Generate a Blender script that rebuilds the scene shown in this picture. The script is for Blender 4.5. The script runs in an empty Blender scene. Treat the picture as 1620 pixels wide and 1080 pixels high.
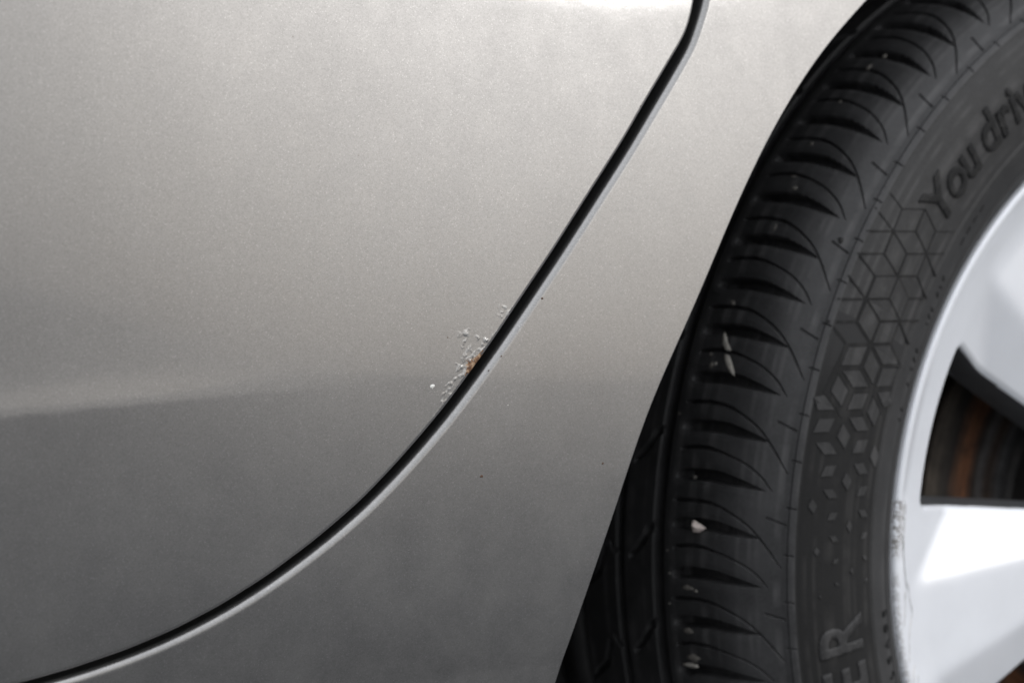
import bpy, bmesh, math, random
import numpy as np
from mathutils import Matrix, Vector

scene = bpy.context.scene
coll = scene.collection
random.seed(7)
rng = np.random.default_rng(7)

# ------------------------------------------------------------------ camera
# wheel axis along Y, wheel centre at the origin, car nose towards -X, outside of the car towards -Y
YAW, PITCH, ROLL = 0.5959, 0.0581, -0.002
F = np.array([math.sin(YAW) * math.cos(PITCH), math.cos(YAW) * math.cos(PITCH), -math.sin(PITCH)])
RT = np.array([math.cos(YAW), -math.sin(YAW), 0.0])
UP = np.cross(RT, F)
R2 = math.cos(ROLL) * RT + math.sin(ROLL) * UP
U2 = -math.sin(ROLL) * RT + math.cos(ROLL) * UP
cam_data = bpy.data.cameras.new('camera')
cam = bpy.data.objects.new('camera', cam_data)
coll.objects.link(cam)
cam.matrix_world = Matrix(((R2[0], U2[0], -F[0], -1.0103), (R2[1], U2[1], -F[1], -0.8266),
                           (R2[2], U2[2], -F[2], 0.1703), (0, 0, 0, 1)))
cam_data.sensor_width = 36.0
cam_data.lens = 82.16
cam_data.clip_start = 0.05
cam_data.clip_end = 500.0
cam_data.dof.use_dof = True
cam_data.dof.focus_distance = 0.935
cam_data.dof.aperture_fstop = 10.0
scene.camera = cam

# ------------------------------------------------------------------ light
SUN_EL, SUN_ROT = math.radians(19.8), math.radians(140.3)
world = bpy.data.worlds.new('World')
scene.world = world
world.use_nodes = True
wn = world.node_tree
sky = wn.nodes.new('ShaderNodeTexSky')
sky.sky_type = 'NISHITA'
sky.sun_disc = False
sky.sun_elevation = SUN_EL
sky.sun_rotation = SUN_ROT
sky.air_density = 1.0
sky.dust_density = 2.5
sky.ozone_density = 1.0
hsv = wn.nodes.new('ShaderNodeHueSaturation')
hsv.inputs['Saturation'].default_value = 0.55
wn.links.new(sky.outputs[0], hsv.inputs['Color'])
# thin, even cloud over the whole sky
veil = wn.nodes.new('ShaderNodeMix')
veil.data_type = 'RGBA'
veil.inputs[0].default_value = 0.8
# overcast luminance rising with the sine of the elevation, the same all round
tc = wn.nodes.new('ShaderNodeTexCoord')
sx = wn.nodes.new('ShaderNodeSeparateXYZ')
wn.links.new(tc.outputs['Generated'], sx.inputs[0])
mz = wn.nodes.new('ShaderNodeMath')
mz.operation = 'MULTIPLY_ADD'
mz.use_clamp = False
mz.inputs[1].default_value = 0.77
mz.inputs[2].default_value = 0.23
cl = wn.nodes.new('ShaderNodeMath')
cl.operation = 'MAXIMUM'
cl.inputs[1].default_value = 0.0
wn.links.new(sx.outputs[2], cl.inputs[0])
wn.links.new(cl.outputs[0], mz.inputs[0])
vm = wn.nodes.new('ShaderNodeVectorMath')
vm.operation = 'SCALE'
vm.inputs[0].default_value = (26.6, 27.1, 28.2)
wn.links.new(mz.outputs[0], vm.inputs['Scale'])
wn.links.new(vm.outputs[0], veil.inputs[7])
wn.links.new(hsv.outputs[0], veil.inputs[6])
wn.links.new(veil.outputs[2], wn.nodes['Background'].inputs[0])
wn.nodes['Background'].inputs[1].default_value = 0.13
sun_data = bpy.data.lights.new('sun', 'SUN')
sun_data.energy = 0.5
sun_data.angle = math.radians(10)
sun_data.color = (1.0, 0.98, 0.96)
sun = bpy.data.objects.new('sun', sun_data)
coll.objects.link(sun)
sdir = Vector((math.cos(SUN_EL) * math.sin(SUN_ROT), math.cos(SUN_EL) * math.cos(SUN_ROT), math.sin(SUN_EL)))
sun.rotation_euler = sdir.to_track_quat('Z', 'Y').to_euler()
sun.location = sdir * 8
vs = scene.view_settings
vs.view_transform = 'Standard'
vs.look = 'None'
vs.exposure = -0.4
vs.gamma = 1.0
vs.use_curve_mapping = False


# ------------------------------------------------------------------ materials
def new_mat(name):
    m = bpy.data.materials.new(name)
    m.use_nodes = True
    nt = m.node_tree
    b = nt.nodes['Principled BSDF']
    return m, nt, b


def node(nt, kind, **kw):
    n = nt.nodes.new(kind)
    for k, v in kw.items():
        if k in n.inputs.keys():
            n.inputs[k].default_value = v
        else:
            setattr(n, k, v)
    return n


def coords(nt):
    return nt.nodes.new('ShaderNodeNewGeometry').outputs['Position']


def ramp(nt, fac, stops):
    r = nt.nodes.new('ShaderNodeValToRGB')
    e = r.color_ramp.elements
    while len(e) < len(stops):
        e.new(0.5)
    for el, (p, c) in zip(e, stops):
        el.position = p
        el.color = (c, c, c, 1) if not isinstance(c, tuple) else (*c, 1)
    nt.links.new(fac, r.inputs[0])
    return r.outputs[0]


def mix(nt, a, b, fac, blend='MIX'):
    n = nt.nodes.new('ShaderNodeMix')
    n.data_type = 'RGBA'
    n.blend_type = blend
    for sock, v in ((n.inputs[0], fac), (n.inputs[6], a), (n.inputs[7], b)):
        if hasattr(v, 'links'):
            nt.links.new(v, sock)
        else:
            sock.default_value = v if not isinstance(v, tuple) else (*v, 1)
    return n.outputs[2]


def paint_material(name, rust=False):
    m, nt, b = new_mat(name)
    L = nt.links.new
    P = coords(nt)
    v = node(nt, 'ShaderNodeTexVoronoi', Scale=2300.0)
    L(P, v.inputs['Vector'])
    sep = nt.nodes.new('ShaderNodeSeparateColor')
    L(v.outputs['Color'], sep.inputs[0])
    fl = ramp(nt, sep.outputs[0], [(0.0, 0.84), (0.5, 0.99), (0.95, 1.04), (1.0, 1.30)])
    big = node(nt, 'ShaderNodeTexNoise', Scale=18.0, Detail=3.0)
    L(P, big.inputs['Vector'])
    bigv = ramp(nt, big.outputs[0], [(0.3, 0.97), (0.7, 1.03)])
    base = mix(nt, PAINT, fl, 1.0, 'MULTIPLY')
    base = mix(nt, base, bigv, 1.0, 'MULTIPLY')
    # fine dust film, thicker towards the sill
    dn = node(nt, 'ShaderNodeTexNoise', Scale=55.0, Detail=6.0, Roughness=0.7)
    L(P, dn.inputs['Vector'])
    # faint run marks left by drying water
    mp = node(nt, 'ShaderNodeMapping')
    mp.inputs['Scale'].default_value = (75, 1, 9)
    L(P, mp.inputs['Vector'])
    ru = node(nt, 'ShaderNodeTexNoise', Scale=1.0, Detail=4.0, Roughness=0.6)
    L(mp.outputs[0], ru.inputs['Vector'])
    base = mix(nt, base, ramp(nt, ru.outputs[0], [(0.35, 0.988), (0.65, 1.008)]), 1.0, 'MULTIPLY')
    rough = ramp(nt, dn.outputs[0], [(0.3, 0.33), (0.7, 0.375)])
    sz = nt.nodes.new('ShaderNodeSeparateXYZ')
    L(P, sz.inputs[0])
    hz = node(nt, 'ShaderNodeMapRange')
    hz.inputs['From Min'].default_value = 0.10
    hz.inputs['From Max'].default_value = -0.05
    L(sz.outputs[2], hz.inputs['Value'])
    fb = node(nt, 'ShaderNodeTexNoise', Scale=26.0, Detail=7.0, Roughness=0.68)
    L(P, fb.inputs['Vector'])
    ff = node(nt, 'ShaderNodeMath', operation='MULTIPLY')
    L(hz.outputs[0], ff.inputs[0])
    L(ramp(nt, fb.outputs[0], [(0.40, 0.0), (0.66, 0.38)]), ff.inputs[1])
    base = mix(nt, base, (0.50, 0.49, 0.47), ff.outputs[0])
    # tiny dark specks of road dirt
    sp = node(nt, 'ShaderNodeTexVoronoi', Scale=95.0)
    L(P, sp.inputs['Vector'])
    spd = ramp(nt, sp.outputs['Distance'], [(0.0, 1.0), (0.022, 1.0), (0.034, 0.0)])
    sc_ = nt.nodes.new('ShaderNodeSeparateColor')
    L(sp.outputs['Color'], sc_.inputs[0])
    spm = ramp(nt, sc_.outputs[1], [(0.78, 0.0), (0.80, 0.75)])
    spk = nt.nodes.new('ShaderNodeMath')
    spk.operation = 'MULTIPLY'
    L(spd, spk.inputs[0])
    L(spm, spk.inputs[1])
    base = mix(nt, base, (0.10, 0.085, 0.07), spk.outputs[0])
    b.inputs['Metallic'].default_value = 0.88
    b.inputs['Coat Weight'].default_value = 0.8
    b.inputs['Coat Roughness'].default_value = 0.045
    b.inputs['Coat IOR'].default_value = 1.5
    # flakes tilt a little
    nb = node(nt, 'ShaderNodeBump', Strength=0.035, Distance=0.0004)
    L(sep.outputs[1], nb.inputs['Height'])
    L(nb.outputs[0], b.inputs['Normal'])
    # orange peel in the clear coat
    op = node(nt, 'ShaderNodeTexNoise', Scale=260.0, Detail=1.0)
    L(P, op.inputs['Vector'])
    cb = node(nt, 'ShaderNodeBump', Strength=0.010, Distance=0.0006)
    L(op.outputs[0], cb.inputs['Height'])
    L(cb.outputs[0], b.inputs['Coat Normal'])
    if rust:
        at = nt.nodes.new('ShaderNodeAttribute')
        at.attribute_name = 'rust'
        rn = node(nt, 'ShaderNodeTexNoise', Scale=700.0, Detail=5.0)
        L(P, rn.inputs['Vector'])
        rc = ramp(nt, rn.outputs[0], [(0.36, (0.05, 0.024, 0.014)), (0.5, (0.21, 0.105, 0.050)), (0.64, (0.42, 0.29, 0.18))])
        pa = nt.nodes.new('ShaderNodeAttribute')
        pa.attribute_name = 'pale'
        base = mix(nt, base, (0.46, 0.455, 0.44), pa.outputs['Fac'])
        base = mix(nt, base, rc, at.outputs['Fac'])
        inv = node(nt, 'ShaderNodeMath', operation='MULTIPLY_ADD')
        mxp = node(nt, 'ShaderNodeMath', operation='MAXIMUM')
        L(at.outputs['Fac'], mxp.inputs[0])
        L(pa.outputs['Fac'], mxp.inputs[1])
        L(mxp.outputs[0], inv.inputs[0])
        inv.inputs[1].default_value = -0.88
        inv.inputs[2].default_value = 0.88
        L(inv.outputs[0], b.inputs['Metallic'])
        cw = node(nt, 'ShaderNodeMath', operation='SUBTRACT')
        cw.inputs[0].default_value = 1.0
        L(mxp.outputs[0], cw.inputs[1])
        L(cw.outputs[0], b.inputs['Coat Weight'])
        rough = mix(nt, rough, (0.6, 0.6, 0.6), mxp.outputs[0])
    L(base, b.inputs['Base Color'])
    L(rough, b.inputs['Roughness'])
    return m


def rubber_material(name, col, rough, dust=0.35, fade=None):
    m, nt, b = new_mat(name)
    L = nt.links.new
    P = coords(nt)
    n1 = node(nt, 'ShaderNodeTexNoise', Scale=45.0, Detail=7.0, Roughness=0.65)
    L(P, n1.inputs['Vector'])
    f1 = ramp(nt, n1.outputs[0], [(0.42, 0.0), (0.75, dust)])
    n2 = node(nt, 'ShaderNodeTexNoise', Scale=900.0, Detail=3.0)
    L(P, n2.inputs['Vector'])
    f2 = ramp(nt, n2.outputs[0], [(0.3, 0.8), (0.7, 1.2)])
    base = mix(nt, col, f2, 1.0, 'MULTIPLY')
    base = mix(nt, base, tuple(c * 2.0 + 0.006 for c in col), f1)
    # scuffing runs round the tyre: noise over (radius, axle position)
    sp_ = nt.nodes.new('ShaderNodeSeparateXYZ')
    L(P, sp_.inputs[0])
    mu = node(nt, 'ShaderNodeVectorMath', operation='MULTIPLY')
    mu.inputs[1].default_value = (1, 0, 1)
    L(P, mu.inputs[0])
    le = node(nt, 'ShaderNodeVectorMath', operation='LENGTH')
    L(mu.outputs[0], le.inputs[0])
    cm = nt.nodes.new('ShaderNodeCombineXYZ')
    L(le.outputs['Value'], cm.inputs[0])
    L(sp_.outputs[1], cm.inputs[1])
    n3 = node(nt, 'ShaderNodeTexNoise', Scale=190.0, Detail=2.0)
    L(cm.outputs[0], n3.inputs['Vector'])
    n4 = node(nt, 'ShaderNodeTexNoise', Scale=70.0, Detail=4.0)
    L(P, n4.inputs['Vector'])
    st_ = node(nt, 'ShaderNodeMath', operation='MULTIPLY')
    L(ramp(nt, n3.outputs[0], [(0.46, 0.0), (0.62, 0.8)]), st_.inputs[0])
    L(ramp(nt, n4.outputs[0], [(0.40, 0.0), (0.60, 1.0)]), st_.inputs[1])
    base = mix(nt, base, (col[0] * 2.0 + 0.014, col[1] * 2.0 + 0.013, col[2] * 2.0 + 0.012), st_.outputs[0])
    if fade is not None:
        # moulded matt texture that thins out round the sidewall
        at = nt.nodes.new('ShaderNodeAttribute')
        at.attribute_name = 'blend'
        base = mix(nt, base, fade, at.outputs['Fac'])
    b.inputs['Roughness'].default_value = rough
    b.inputs['Specular IOR Level'].default_value = 0.35
    bp = node(nt, 'ShaderNodeBump', Strength=0.25, Distance=0.0003)
    L(n2.outputs[0], bp.inputs['Height'])
    L(bp.outputs[0], b.inputs['Normal'])
    L(base, b.inputs['Base Color'])
    return m


def plain_material(name, col, rough, metallic=0.0, var=0.25, scale=60.0, bump=0.1):
    m, nt, b = new_mat(name)
    L = nt.links.new
    P = coords(nt)
    n1 = node(nt, 'ShaderNodeTexNoise', Scale=scale, Detail=6.0, Roughness=0.6)
    L(P, n1.inputs['Vector'])
    f1 = ramp(nt, n1.outputs[0], [(0.3, 1.0 - var), (0.7, 1.0 + var)])
    L(mix(nt, col, f1, 1.0, 'MULTIPLY'), b.inputs['Base Color'])
    b.inputs['Roughness'].default_value = rough
    b.inputs['Metallic'].default_value = metallic
    bp = node(nt, 'ShaderNodeBump', Strength=bump, Distance=0.001)
    L(n1.outputs[0], bp.inputs['Height'])
    L(bp.outputs[0], b.inputs['Normal'])
    return m


def brake_material(name):
    m, nt, b = new_mat(name)
    L = nt.links.new
    P = coords(nt)
    # distance from the axle, for the concentric scoring and rust rings
    mul = node(nt, 'ShaderNodeVectorMath', operation='MULTIPLY')
    mul.inputs[1].default_value = (1, 0, 1)
    L(P, mul.inputs[0])
    ln = node(nt, 'ShaderNodeVectorMath', operation='LENGTH')
    L(mul.outputs[0], ln.inputs[0])
    wv = node(nt, 'ShaderNodeTexNoise', Scale=24.0, Detail=4.0)
    L(P, wv.inputs['Vector'])
    wr = node(nt, 'ShaderNodeMath', operation='MULTIPLY_ADD')
    L(wv.outputs[0], wr.inputs[0])
    wr.inputs[1].default_value = 0.007
    L(ln.outputs['Value'], wr.inputs[2])
    mr = node(nt, 'ShaderNodeMapRange')
    mr.inputs['From Min'].default_value = 0.080
    mr.inputs['From Max'].default_value = 0.160
    L(wr.outputs[0], mr.inputs['Value'])
    rustband = ramp(nt, mr.outputs[0], [(0.0, (0.020, 0.018, 0.017)), (0.12, (0.045, 0.045, 0.046)), (0.22, (0.030, 0.018, 0.012)), (0.30, (0.052, 0.050, 0.050)), (0.37, (0.020, 0.013, 0.010)),
                                        (0.46, (0.130, 0.052, 0.022)), (0.52, (0.070, 0.032, 0.016)), (0.60, (0.012, 0.010, 0.009)), (0.72, (0.040, 0.033, 0.026)), (0.9, (0.030, 0.022, 0.015))])
    cmb = nt.nodes.new('ShaderNodeCombineXYZ')
    L(ln.outputs['Value'], cmb.inputs[0])
    rings = node(nt, 'ShaderNodeTexNoise', Scale=260.0, Detail=2.0)
    L(cmb.outputs[0], rings.inputs['Vector'])
    col = mix(nt, rustband, ramp(nt, rings.outputs[0], [(0.35, 0.72), (0.65, 1.25)]), 1.0, 'MULTIPLY')
    pat = node(nt, 'ShaderNodeTexNoise', Scale=55.0, Detail=5.0, Roughness=0.7)
    L(P, pat.inputs['Vector'])
    f = ramp(nt, pat.outputs[0], [(0.35, 0.7), (0.7, 2.0)])
    L(mix(nt, col, f, 1.0, 'MULTIPLY'), b.inputs['Base Color'])
    b.inputs['Roughness'].default_value = 0.65
    b.inputs['Metallic'].default_value = 0.25
    bp = node(nt, 'ShaderNodeBump', Strength=0.3, Distance=0.001)
    L(rings.outputs[0], bp.inputs['Height'])
    L(bp.outputs[0], b.inputs['Normal'])
    return m


def rim_material(name):
    m, nt, b = new_mat(name)
    L = nt.links.new
    P = coords(nt)
    n1 = node(nt, 'ShaderNodeTexNoise', Scale=35.0, Detail=5.0)
    L(P, n1.inputs['Vector'])
    f1 = ramp(nt, n1.outputs[0], [(0.3, 0.96), (0.7, 1.03)])
    base = mix(nt, (0.88, 0.905, 0.95), f1, 1.0, 'MULTIPLY')
    # kerb rash: scraped patches, mask stored on the mesh
    at = nt.nodes.new('ShaderNodeAttribute')
    at.attribute_name = 'scrape'
    sn = node(nt, 'ShaderNodeTexNoise', Scale=420.0, Detail=4.0, Distortion=1.5)
    L(P, sn.inputs['Vector'])
    sm = ramp(nt, sn.outputs[0], [(0.44, 0.0), (0.50, 1.0)])
    mm = node(nt, 'ShaderNodeMath', operation='MULTIPLY')
    L(sm, mm.inputs[0])
    L(at.outputs['Fac'], mm.inputs[1])
    base = mix(nt, base, (0.27, 0.255, 0.245), mm.outputs[0])
    L(base, b.inputs['Base Color'])
    b.inputs['Metallic'].default_value = 0.15
    b.inputs['Roughness'].default_value = 0.38
    b.inputs['Coat Weight'].default_value = 0.8
    b.inputs['Coat Roughness'].default_value = 0.15
    bp = node(nt, 'ShaderNodeBump', Strength=0.5, Distance=0.0006)
    bp.invert = True
    L(mm.outputs[0], bp.inputs['Height'])
    L(bp.outputs[0], b.inputs['Normal'])
    return m


PAINT = (0.248, 0.246, 0.244)
M_PAINT = paint_material('silver_metallic_paint')
M_RUSTY = paint_material('blistered_paint', rust=True)
M_RUBBER = rubber_material('tyre_rubber', (0.027, 0.027, 0.0276), 0.62)
M_TREAD = rubber_material('tread_rubber', (0.034, 0.034, 0.0350), 0.46, dust=0.5)
M_DARK = rubber_material('matt_textured_rubber', (0.0095, 0.0095, 0.0097), 0.8, dust=0.15)
M_BAND = rubber_material('band_rubber', (0.0095, 0.0095, 0.0097), 0.8, dust=0.15, fade=(0.028, 0.028, 0.0288))
M_LIGHTRUB = rubber_material('raised_letter_rubber', (0.026, 0.026, 0.0266), 0.65, dust=0.35)
M_LINER = plain_material('black_liner_plastic', (0.010, 0.010, 0.010), 0.75)
M_GAP_SHADE = plain_material('black_gap_shade', (0.004, 0.0045, 0.006), 0.55, scale=25, bump=0.02)  # near-black colour puts the deep shade into the door gap
M_RIM = rim_material('silver_wheel_paint')
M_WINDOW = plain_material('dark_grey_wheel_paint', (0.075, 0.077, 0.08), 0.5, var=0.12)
M_BRAKE = brake_material('rusty_brake_iron')
M_SHIELD = plain_material('brown_grimy_steel', (0.030, 0.024, 0.018), 0.8, var=0.5, scale=40)
M_CHALK = plain_material('chalky_scuff', (0.42, 0.40, 0.36), 0.9, var=0.3, scale=500)
M_DUST = plain_material('pale_dust', (0.16, 0.15, 0.135), 0.95, var=0.4, scale=700)
M_SPECK = plain_material('white_fleck', (0.72, 0.72, 0.68), 0.8, var=0.1, scale=300)
M_DIRT = plain_material('brown_dirt', (0.09, 0.05, 0.03), 0.9, var=0.2, scale=300)
M_STONE = plain_material('pinkish_stone', (0.78, 0.68, 0.63), 0.85, var=0.3, scale=350, bump=0.5)
M_ALU = plain_material('bare_aluminium', (0.62, 0.60, 0.58), 0.5, metallic=0.4, var=0.15, scale=500)
M_ASPHALT = plain_material('asphalt', (0.105, 0.106, 0.108), 0.9, var=0.35, scale=220, bump=0.6)


# ------------------------------------------------------------------ helpers
def obj(name, me, mat=None, parent=None, kind=None):
    o = bpy.data.objects.new(name, me)
    coll.objects.link(o)
    if mat is not None and me is not None and not me.materials:
        me.materials.append(mat)
    if parent is not None:
        o.parent = parent
    if kind:
        o['kind'] = kind
    return o


def tag(o, label, cat, group=None):
    o['label'] = label
    o['category'] = cat
    if group:
        o['group'] = group
    return o


def mesh_np(name, verts, faces, normals=None, smooth=True):
    me = bpy.data.meshes.new(name)
    me.from_pydata([tuple(v) for v in np.asarray(verts, float)], [], [tuple(int(i) for i in f) for f in faces])
    if smooth:
        me.polygons.foreach_set('use_smooth', np.ones(len(me.polygons), bool))
    me.update()
    if normals is not None:
        me.normals_split_custom_set_from_vertices([tuple(n) for n in normals])
    return me


def grid_faces(nr, nc, wrap=False, keep=None, flip=False):
    i = np.arange(nr - 1)[:, None]
    j = np.arange(nc if wrap else nc - 1)[None, :]
    j2 = (j + 1) % nc
    a, b, c, d = i * nc + j, i * nc + j2, (i + 1) * nc + j2, (i + 1) * nc + j
    f = np.stack([a, b, c, d] if not flip else [a, d, c, b], -1)
    if keep is not None:
        return f[keep]
    return f.reshape(-1, 4)


def grid_normals(V, wrap=False):
    # V: nr x nc x 3
    du = np.gradient(V, axis=0)
    if wrap:
        dv = np.roll(V, -1, 1) - np.roll(V, 1, 1)
    else:
        dv = np.gradient(V, axis=1)
    n = np.cross(du, dv)
    n /= np.maximum(np.linalg.norm(n, axis=-1, keepdims=True), 1e-12)
    return n


def smoothstep(a, b, x):
    t = np.clip((x - a) / (b - a), 0, 1)
    return t * t * (3 - 2 * t)


def resample(pts, step, sigma):
    p = np.array(pts, float)
    d = np.r_[0, np.cumsum(np.hypot(*np.diff(p, axis=0).T))]
    n = int(d[-1] / step) + 1
    t = np.linspace(0, d[-1], n)
    q = np.stack([np.interp(t, d, p[:, 0]), np.interp(t, d, p[:, 1])], 1)
    for _ in range(int(2 * (sigma / step) ** 2)):
        q[1:-1] = 0.25 * q[:-2] + 0.5 * q[1:-1] + 0.25 * q[2:]
    return q


# ------------------------------------------------------------------ ground
GZ = -0.3237
me = bpy.data.meshes.new('ground')
me.from_pydata([(-150, -150, GZ), (150, -150, GZ), (150, 150, GZ), (-150, 150, GZ)], [], [(0, 1, 2, 3)])
ground = obj('ground', me, M_ASPHALT, kind='structure')

# ------------------------------------------------------------------ car root
car = bpy.data.objects.new('car', None)
coll.objects.link(car)
car.location = (0, 0, 0)
car.empty_display_size = 0.1
tag(car, 'silver metallic car with rust blister on its rear door edge beside the rear wheel', 'car')

# body side surface: y as a function of (x, z); leans in towards the top, tucks under towards the sill
BODY_Y = -0.035


def body(x, z):
    # tilt of the skin: 7 deg - 15.5 deg * exp(-z / 0.075)
    y = BODY_Y + math.radians(7.0) * z + math.radians(15.5) * 0.075 * (np.exp(-z / 0.075) - 1)
    # the door skin turns down a little more towards its front
    y = y - math.radians(4.5) * 0.5 * (1 - np.tanh((x + 0.60) / 0.10)) * (z - 0.03)
    # soft crease low on the door, dying out towards the rear edge
    zc = 0.0957 + (x + 0.70) * 0.035
    a_ = 1 / (1 + np.exp(np.clip((x + 0.615) / 0.028, -60, 60)))
    q = z - zc
    sg = 1 / (1 + np.exp(-np.clip(q / 0.0034, -60, 60)))
    w1, w2, a = 0.015, 0.055, math.radians(5.2)
    y = y - a_ * a * w1 * (sg * np.exp(-np.maximum(q, 0) / w1) + (1 - sg) * np.exp(np.minimum(q, 0) / w2))
    # fold line along the top of the sill
    return y - math.tan(math.radians(5.0)) * 0.0006 * np.log1p(np.exp(np.clip((-0.0216 - z) / 0.0006, -50, 50)))


def body_normal(x, z):
    e = 2e-4
    dx = (body(x + e, z) - body(x - e, z)) / (2 * e)
    dz = (body(x, z + e) - body(x, z - e)) / (2 * e)
    n = np.stack([dx, -np.ones_like(dx), dz], -1)
    return n / np.linalg.norm(n, axis=-1, keepdims=True)


DOOR_EDGE = [
    (-0.363, 0.5), (-0.358, 0.42), (-0.3585, 0.35), (-0.3614, 0.29308), (-0.36468, 0.27625), (-0.36842, 0.25947),
    (-0.3708, 0.25275), (-0.37309, 0.24687), (-0.37726, 0.24067), (-0.38228, 0.23485), (-0.39013, 0.22523), (-0.39948, 0.21387),
    (-0.41166, 0.1983), (-0.43186, 0.17497), (-0.45264, 0.15064), (-0.4681, 0.13339), (-0.48274, 0.11676), (-0.49612, 0.10235),
    (-0.50681, 0.09109), (-0.51832, 0.08006), (-0.53253, 0.06732), (-0.54848, 0.05416), (-0.56815, 0.04076), (-0.58853, 0.02868),
    (-0.60831, 0.01886), (-0.62761, 0.01126), (-0.64652, 0.00561), (-0.6675, 0.00096), (-0.68637, -0.00212), (-0.71397, -0.00493),
    (-0.75574, -0.0058), (-0.85, -0.0055), (-1.15, -0.004)]
QUARTER_EDGE = [
    (-0.354, 0.5), (-0.349, 0.42), (-0.3495, 0.35), (-0.35216, 0.29309), (-0.35581, 0.27501), (-0.36051, 0.25654),
    (-0.37003, 0.2377), (-0.3828, 0.22169), (-0.39516, 0.20651), (-0.40753, 0.19129), (-0.42015, 0.17668), (-0.43249, 0.16239),
    (-0.44468, 0.14825), (-0.45695, 0.13446), (-0.46895, 0.12098), (-0.48099, 0.10765), (-0.49307, 0.09474), (-0.50547, 0.08219),
    (-0.51823, 0.07032), (-0.5312, 0.05903), (-0.5446, 0.04835), (-0.55849, 0.03873), (-0.57263, 0.02987), (-0.58695, 0.02173),
    (-0.6015, 0.0145), (-0.61641, 0.00824), (-0.63155, 0.00297), (-0.64679, -0.00127), (-0.66198, -0.00464), (-0.67718, -0.00731),
    (-0.69235, -0.00926), (-0.70722, -0.01069), (-0.72223, -0.01141), (-0.7556, -0.0124), (-0.85, -0.0125), (-1.15, -0.011)]
ARCH_EDGE = [
    (0, 0.385), (-0.08, 0.377), (-0.155, 0.348), (-0.195, 0.3235), (-0.21998, 0.30243), (-0.24644, 0.2815),
    (-0.26792, 0.26427), (-0.28468, 0.25136), (-0.30127, 0.23696), (-0.3294, 0.20509), (-0.35473, 0.1687), (-0.37389, 0.13594),
    (-0.39164, 0.10789), (-0.40534, 0.08687), (-0.41478, 0.06586), (-0.42296, 0.04489), (-0.43623, 0.01219), (-0.4425, -0.0091),
    (-0.44895, -0.03058), (-0.45364, -0.04976), (-0.45559, -0.06888)]

ROLL_A = np.radians(np.array([90, 80, 70, 60, 50, 40, 30, 20, 10, 0.0]))


def edge_strip(curve, side, r, wall):
    """rolled edge: columns from deep wall to the flat; curve = flat limit; side=+1: panel lies right of travel"""
    t = np.gradient(curve, axis=0)
    t /= np.linalg.norm(t, axis=1, keepdims=True)
    n = np.stack([t[:, 1], -t[:, 0]], 1) * side          # points into the panel
    cols, nrm = [], []
    bn = body_normal(curve[:, 0], curve[:, 1])
    n3 = np.stack([n[:, 0], np.zeros(len(n)), n[:, 1]], 1)
    r = np.broadcast_to(r, (len(curve),))
    for dep, back in ((wall, 0.0040), (wall * 0.4, 0.0030), (wall * 0.12, 0.0010)):
        q = curve - n * (r - back)[:, None]
        cols.append(np.stack([q[:, 0], body(curve[:, 0], curve[:, 1]) + r + dep, q[:, 1]], 1))
        nrm.append(-n3)
    for a in ROLL_A:
        q = curve - n * (r * math.sin(a))[:, None]
        y = body(q[:, 0], q[:, 1]) + r * (1 - math.cos(a))
        cols.append(np.stack([q[:, 0], y, q[:, 1]], 1))
        nn = -n3 * math.sin(a) + bn * math.cos(a)
        nrm.append(nn / np.linalg.norm(nn, axis=1, keepdims=True))
    return cols, nrm, n


def panel_mesh(name, cols, nrm):
    V = np.stack(cols, 1)
    N = np.stack(nrm, 1)
    nr, nc = V.shape[:2]
    a = V[nr // 2, nc // 2]
    f = grid_faces(nr, nc)
    # orient towards the recorded normals
    q = f[len(f) // 2]
    P = V.reshape(-1, 3)
    fn = np.cross(P[q[1]] - P[q[0]], P[q[2]] - P[q[0]])
    if fn @ N.reshape(-1, 3)[q[0]] < 0:
        f = f[:, ::-1]
    return mesh_np(name, P, f, N.reshape(-1, 3))


# --- rear door
de = resample(DOOR_EDGE, 0.002, 0.0045)
RD = 0.0018
t_ = np.gradient(de, axis=0)
t_ /= np.linalg.norm(t_, axis=1, keepdims=True)
n_door = np.stack([t_[:, 1], -t_[:, 0]], 1)              # travel is downwards/left; this points to upper left
if n_door[len(de) // 2][0] > 0:
    n_door = -n_door
flat_limit = de + n_door * RD
side_d = 1 if (np.array([t_[len(de) // 2, 1], -t_[len(de) // 2, 0]]) @ n_door[len(de) // 2]) > 0 else -1
cols, nrm, _ = edge_strip(flat_limit, side_d, RD, 0.016)
pole = np.array([-1.15, 0.52])
for k in np.linspace(0, 1, 261)[1:]:
    w = 0.985 * k ** 1.35
    q = flat_limit * (1 - w) + pole * w
    cols.append(np.stack([q[:, 0], body(q[:, 0], q[:, 1]), q[:, 1]], 1))
    nrm.append(body_normal(q[:, 0], q[:, 1]))
door = obj('rear_door', panel_mesh('rear_door', cols, nrm), M_PAINT, car)

# --- quarter panel with sill, between the door gap and the wheel arch
qe0 = resample(QUARTER_EDGE, 0.002, 0.0045)
arch = resample(ARCH_EDGE, 0.002, 0.018)
sill = np.array([(-0.4668, -0.085), (-0.480, -0.097), (-0.52, -0.1015), (-1.15, -0.100)])
outer = resample(np.vstack([arch[::1], sill]), 0.002, 0.004)


def at_len(c, t):
    d = np.r_[0, np.cumsum(np.hypot(*np.diff(c, axis=0).T))]
    return np.stack([np.interp(t * d[-1], d, c[:, 0]), np.interp(t * d[-1], d, c[:, 1])], 1)


def near_t(c, p):
    d = np.r_[0, np.cumsum(np.hypot(*np.diff(c, axis=0).T))]
    return d[np.argmin(np.hypot(c[:, 0] - p[0], c[:, 1] - p[1]))] / d[-1]


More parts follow.
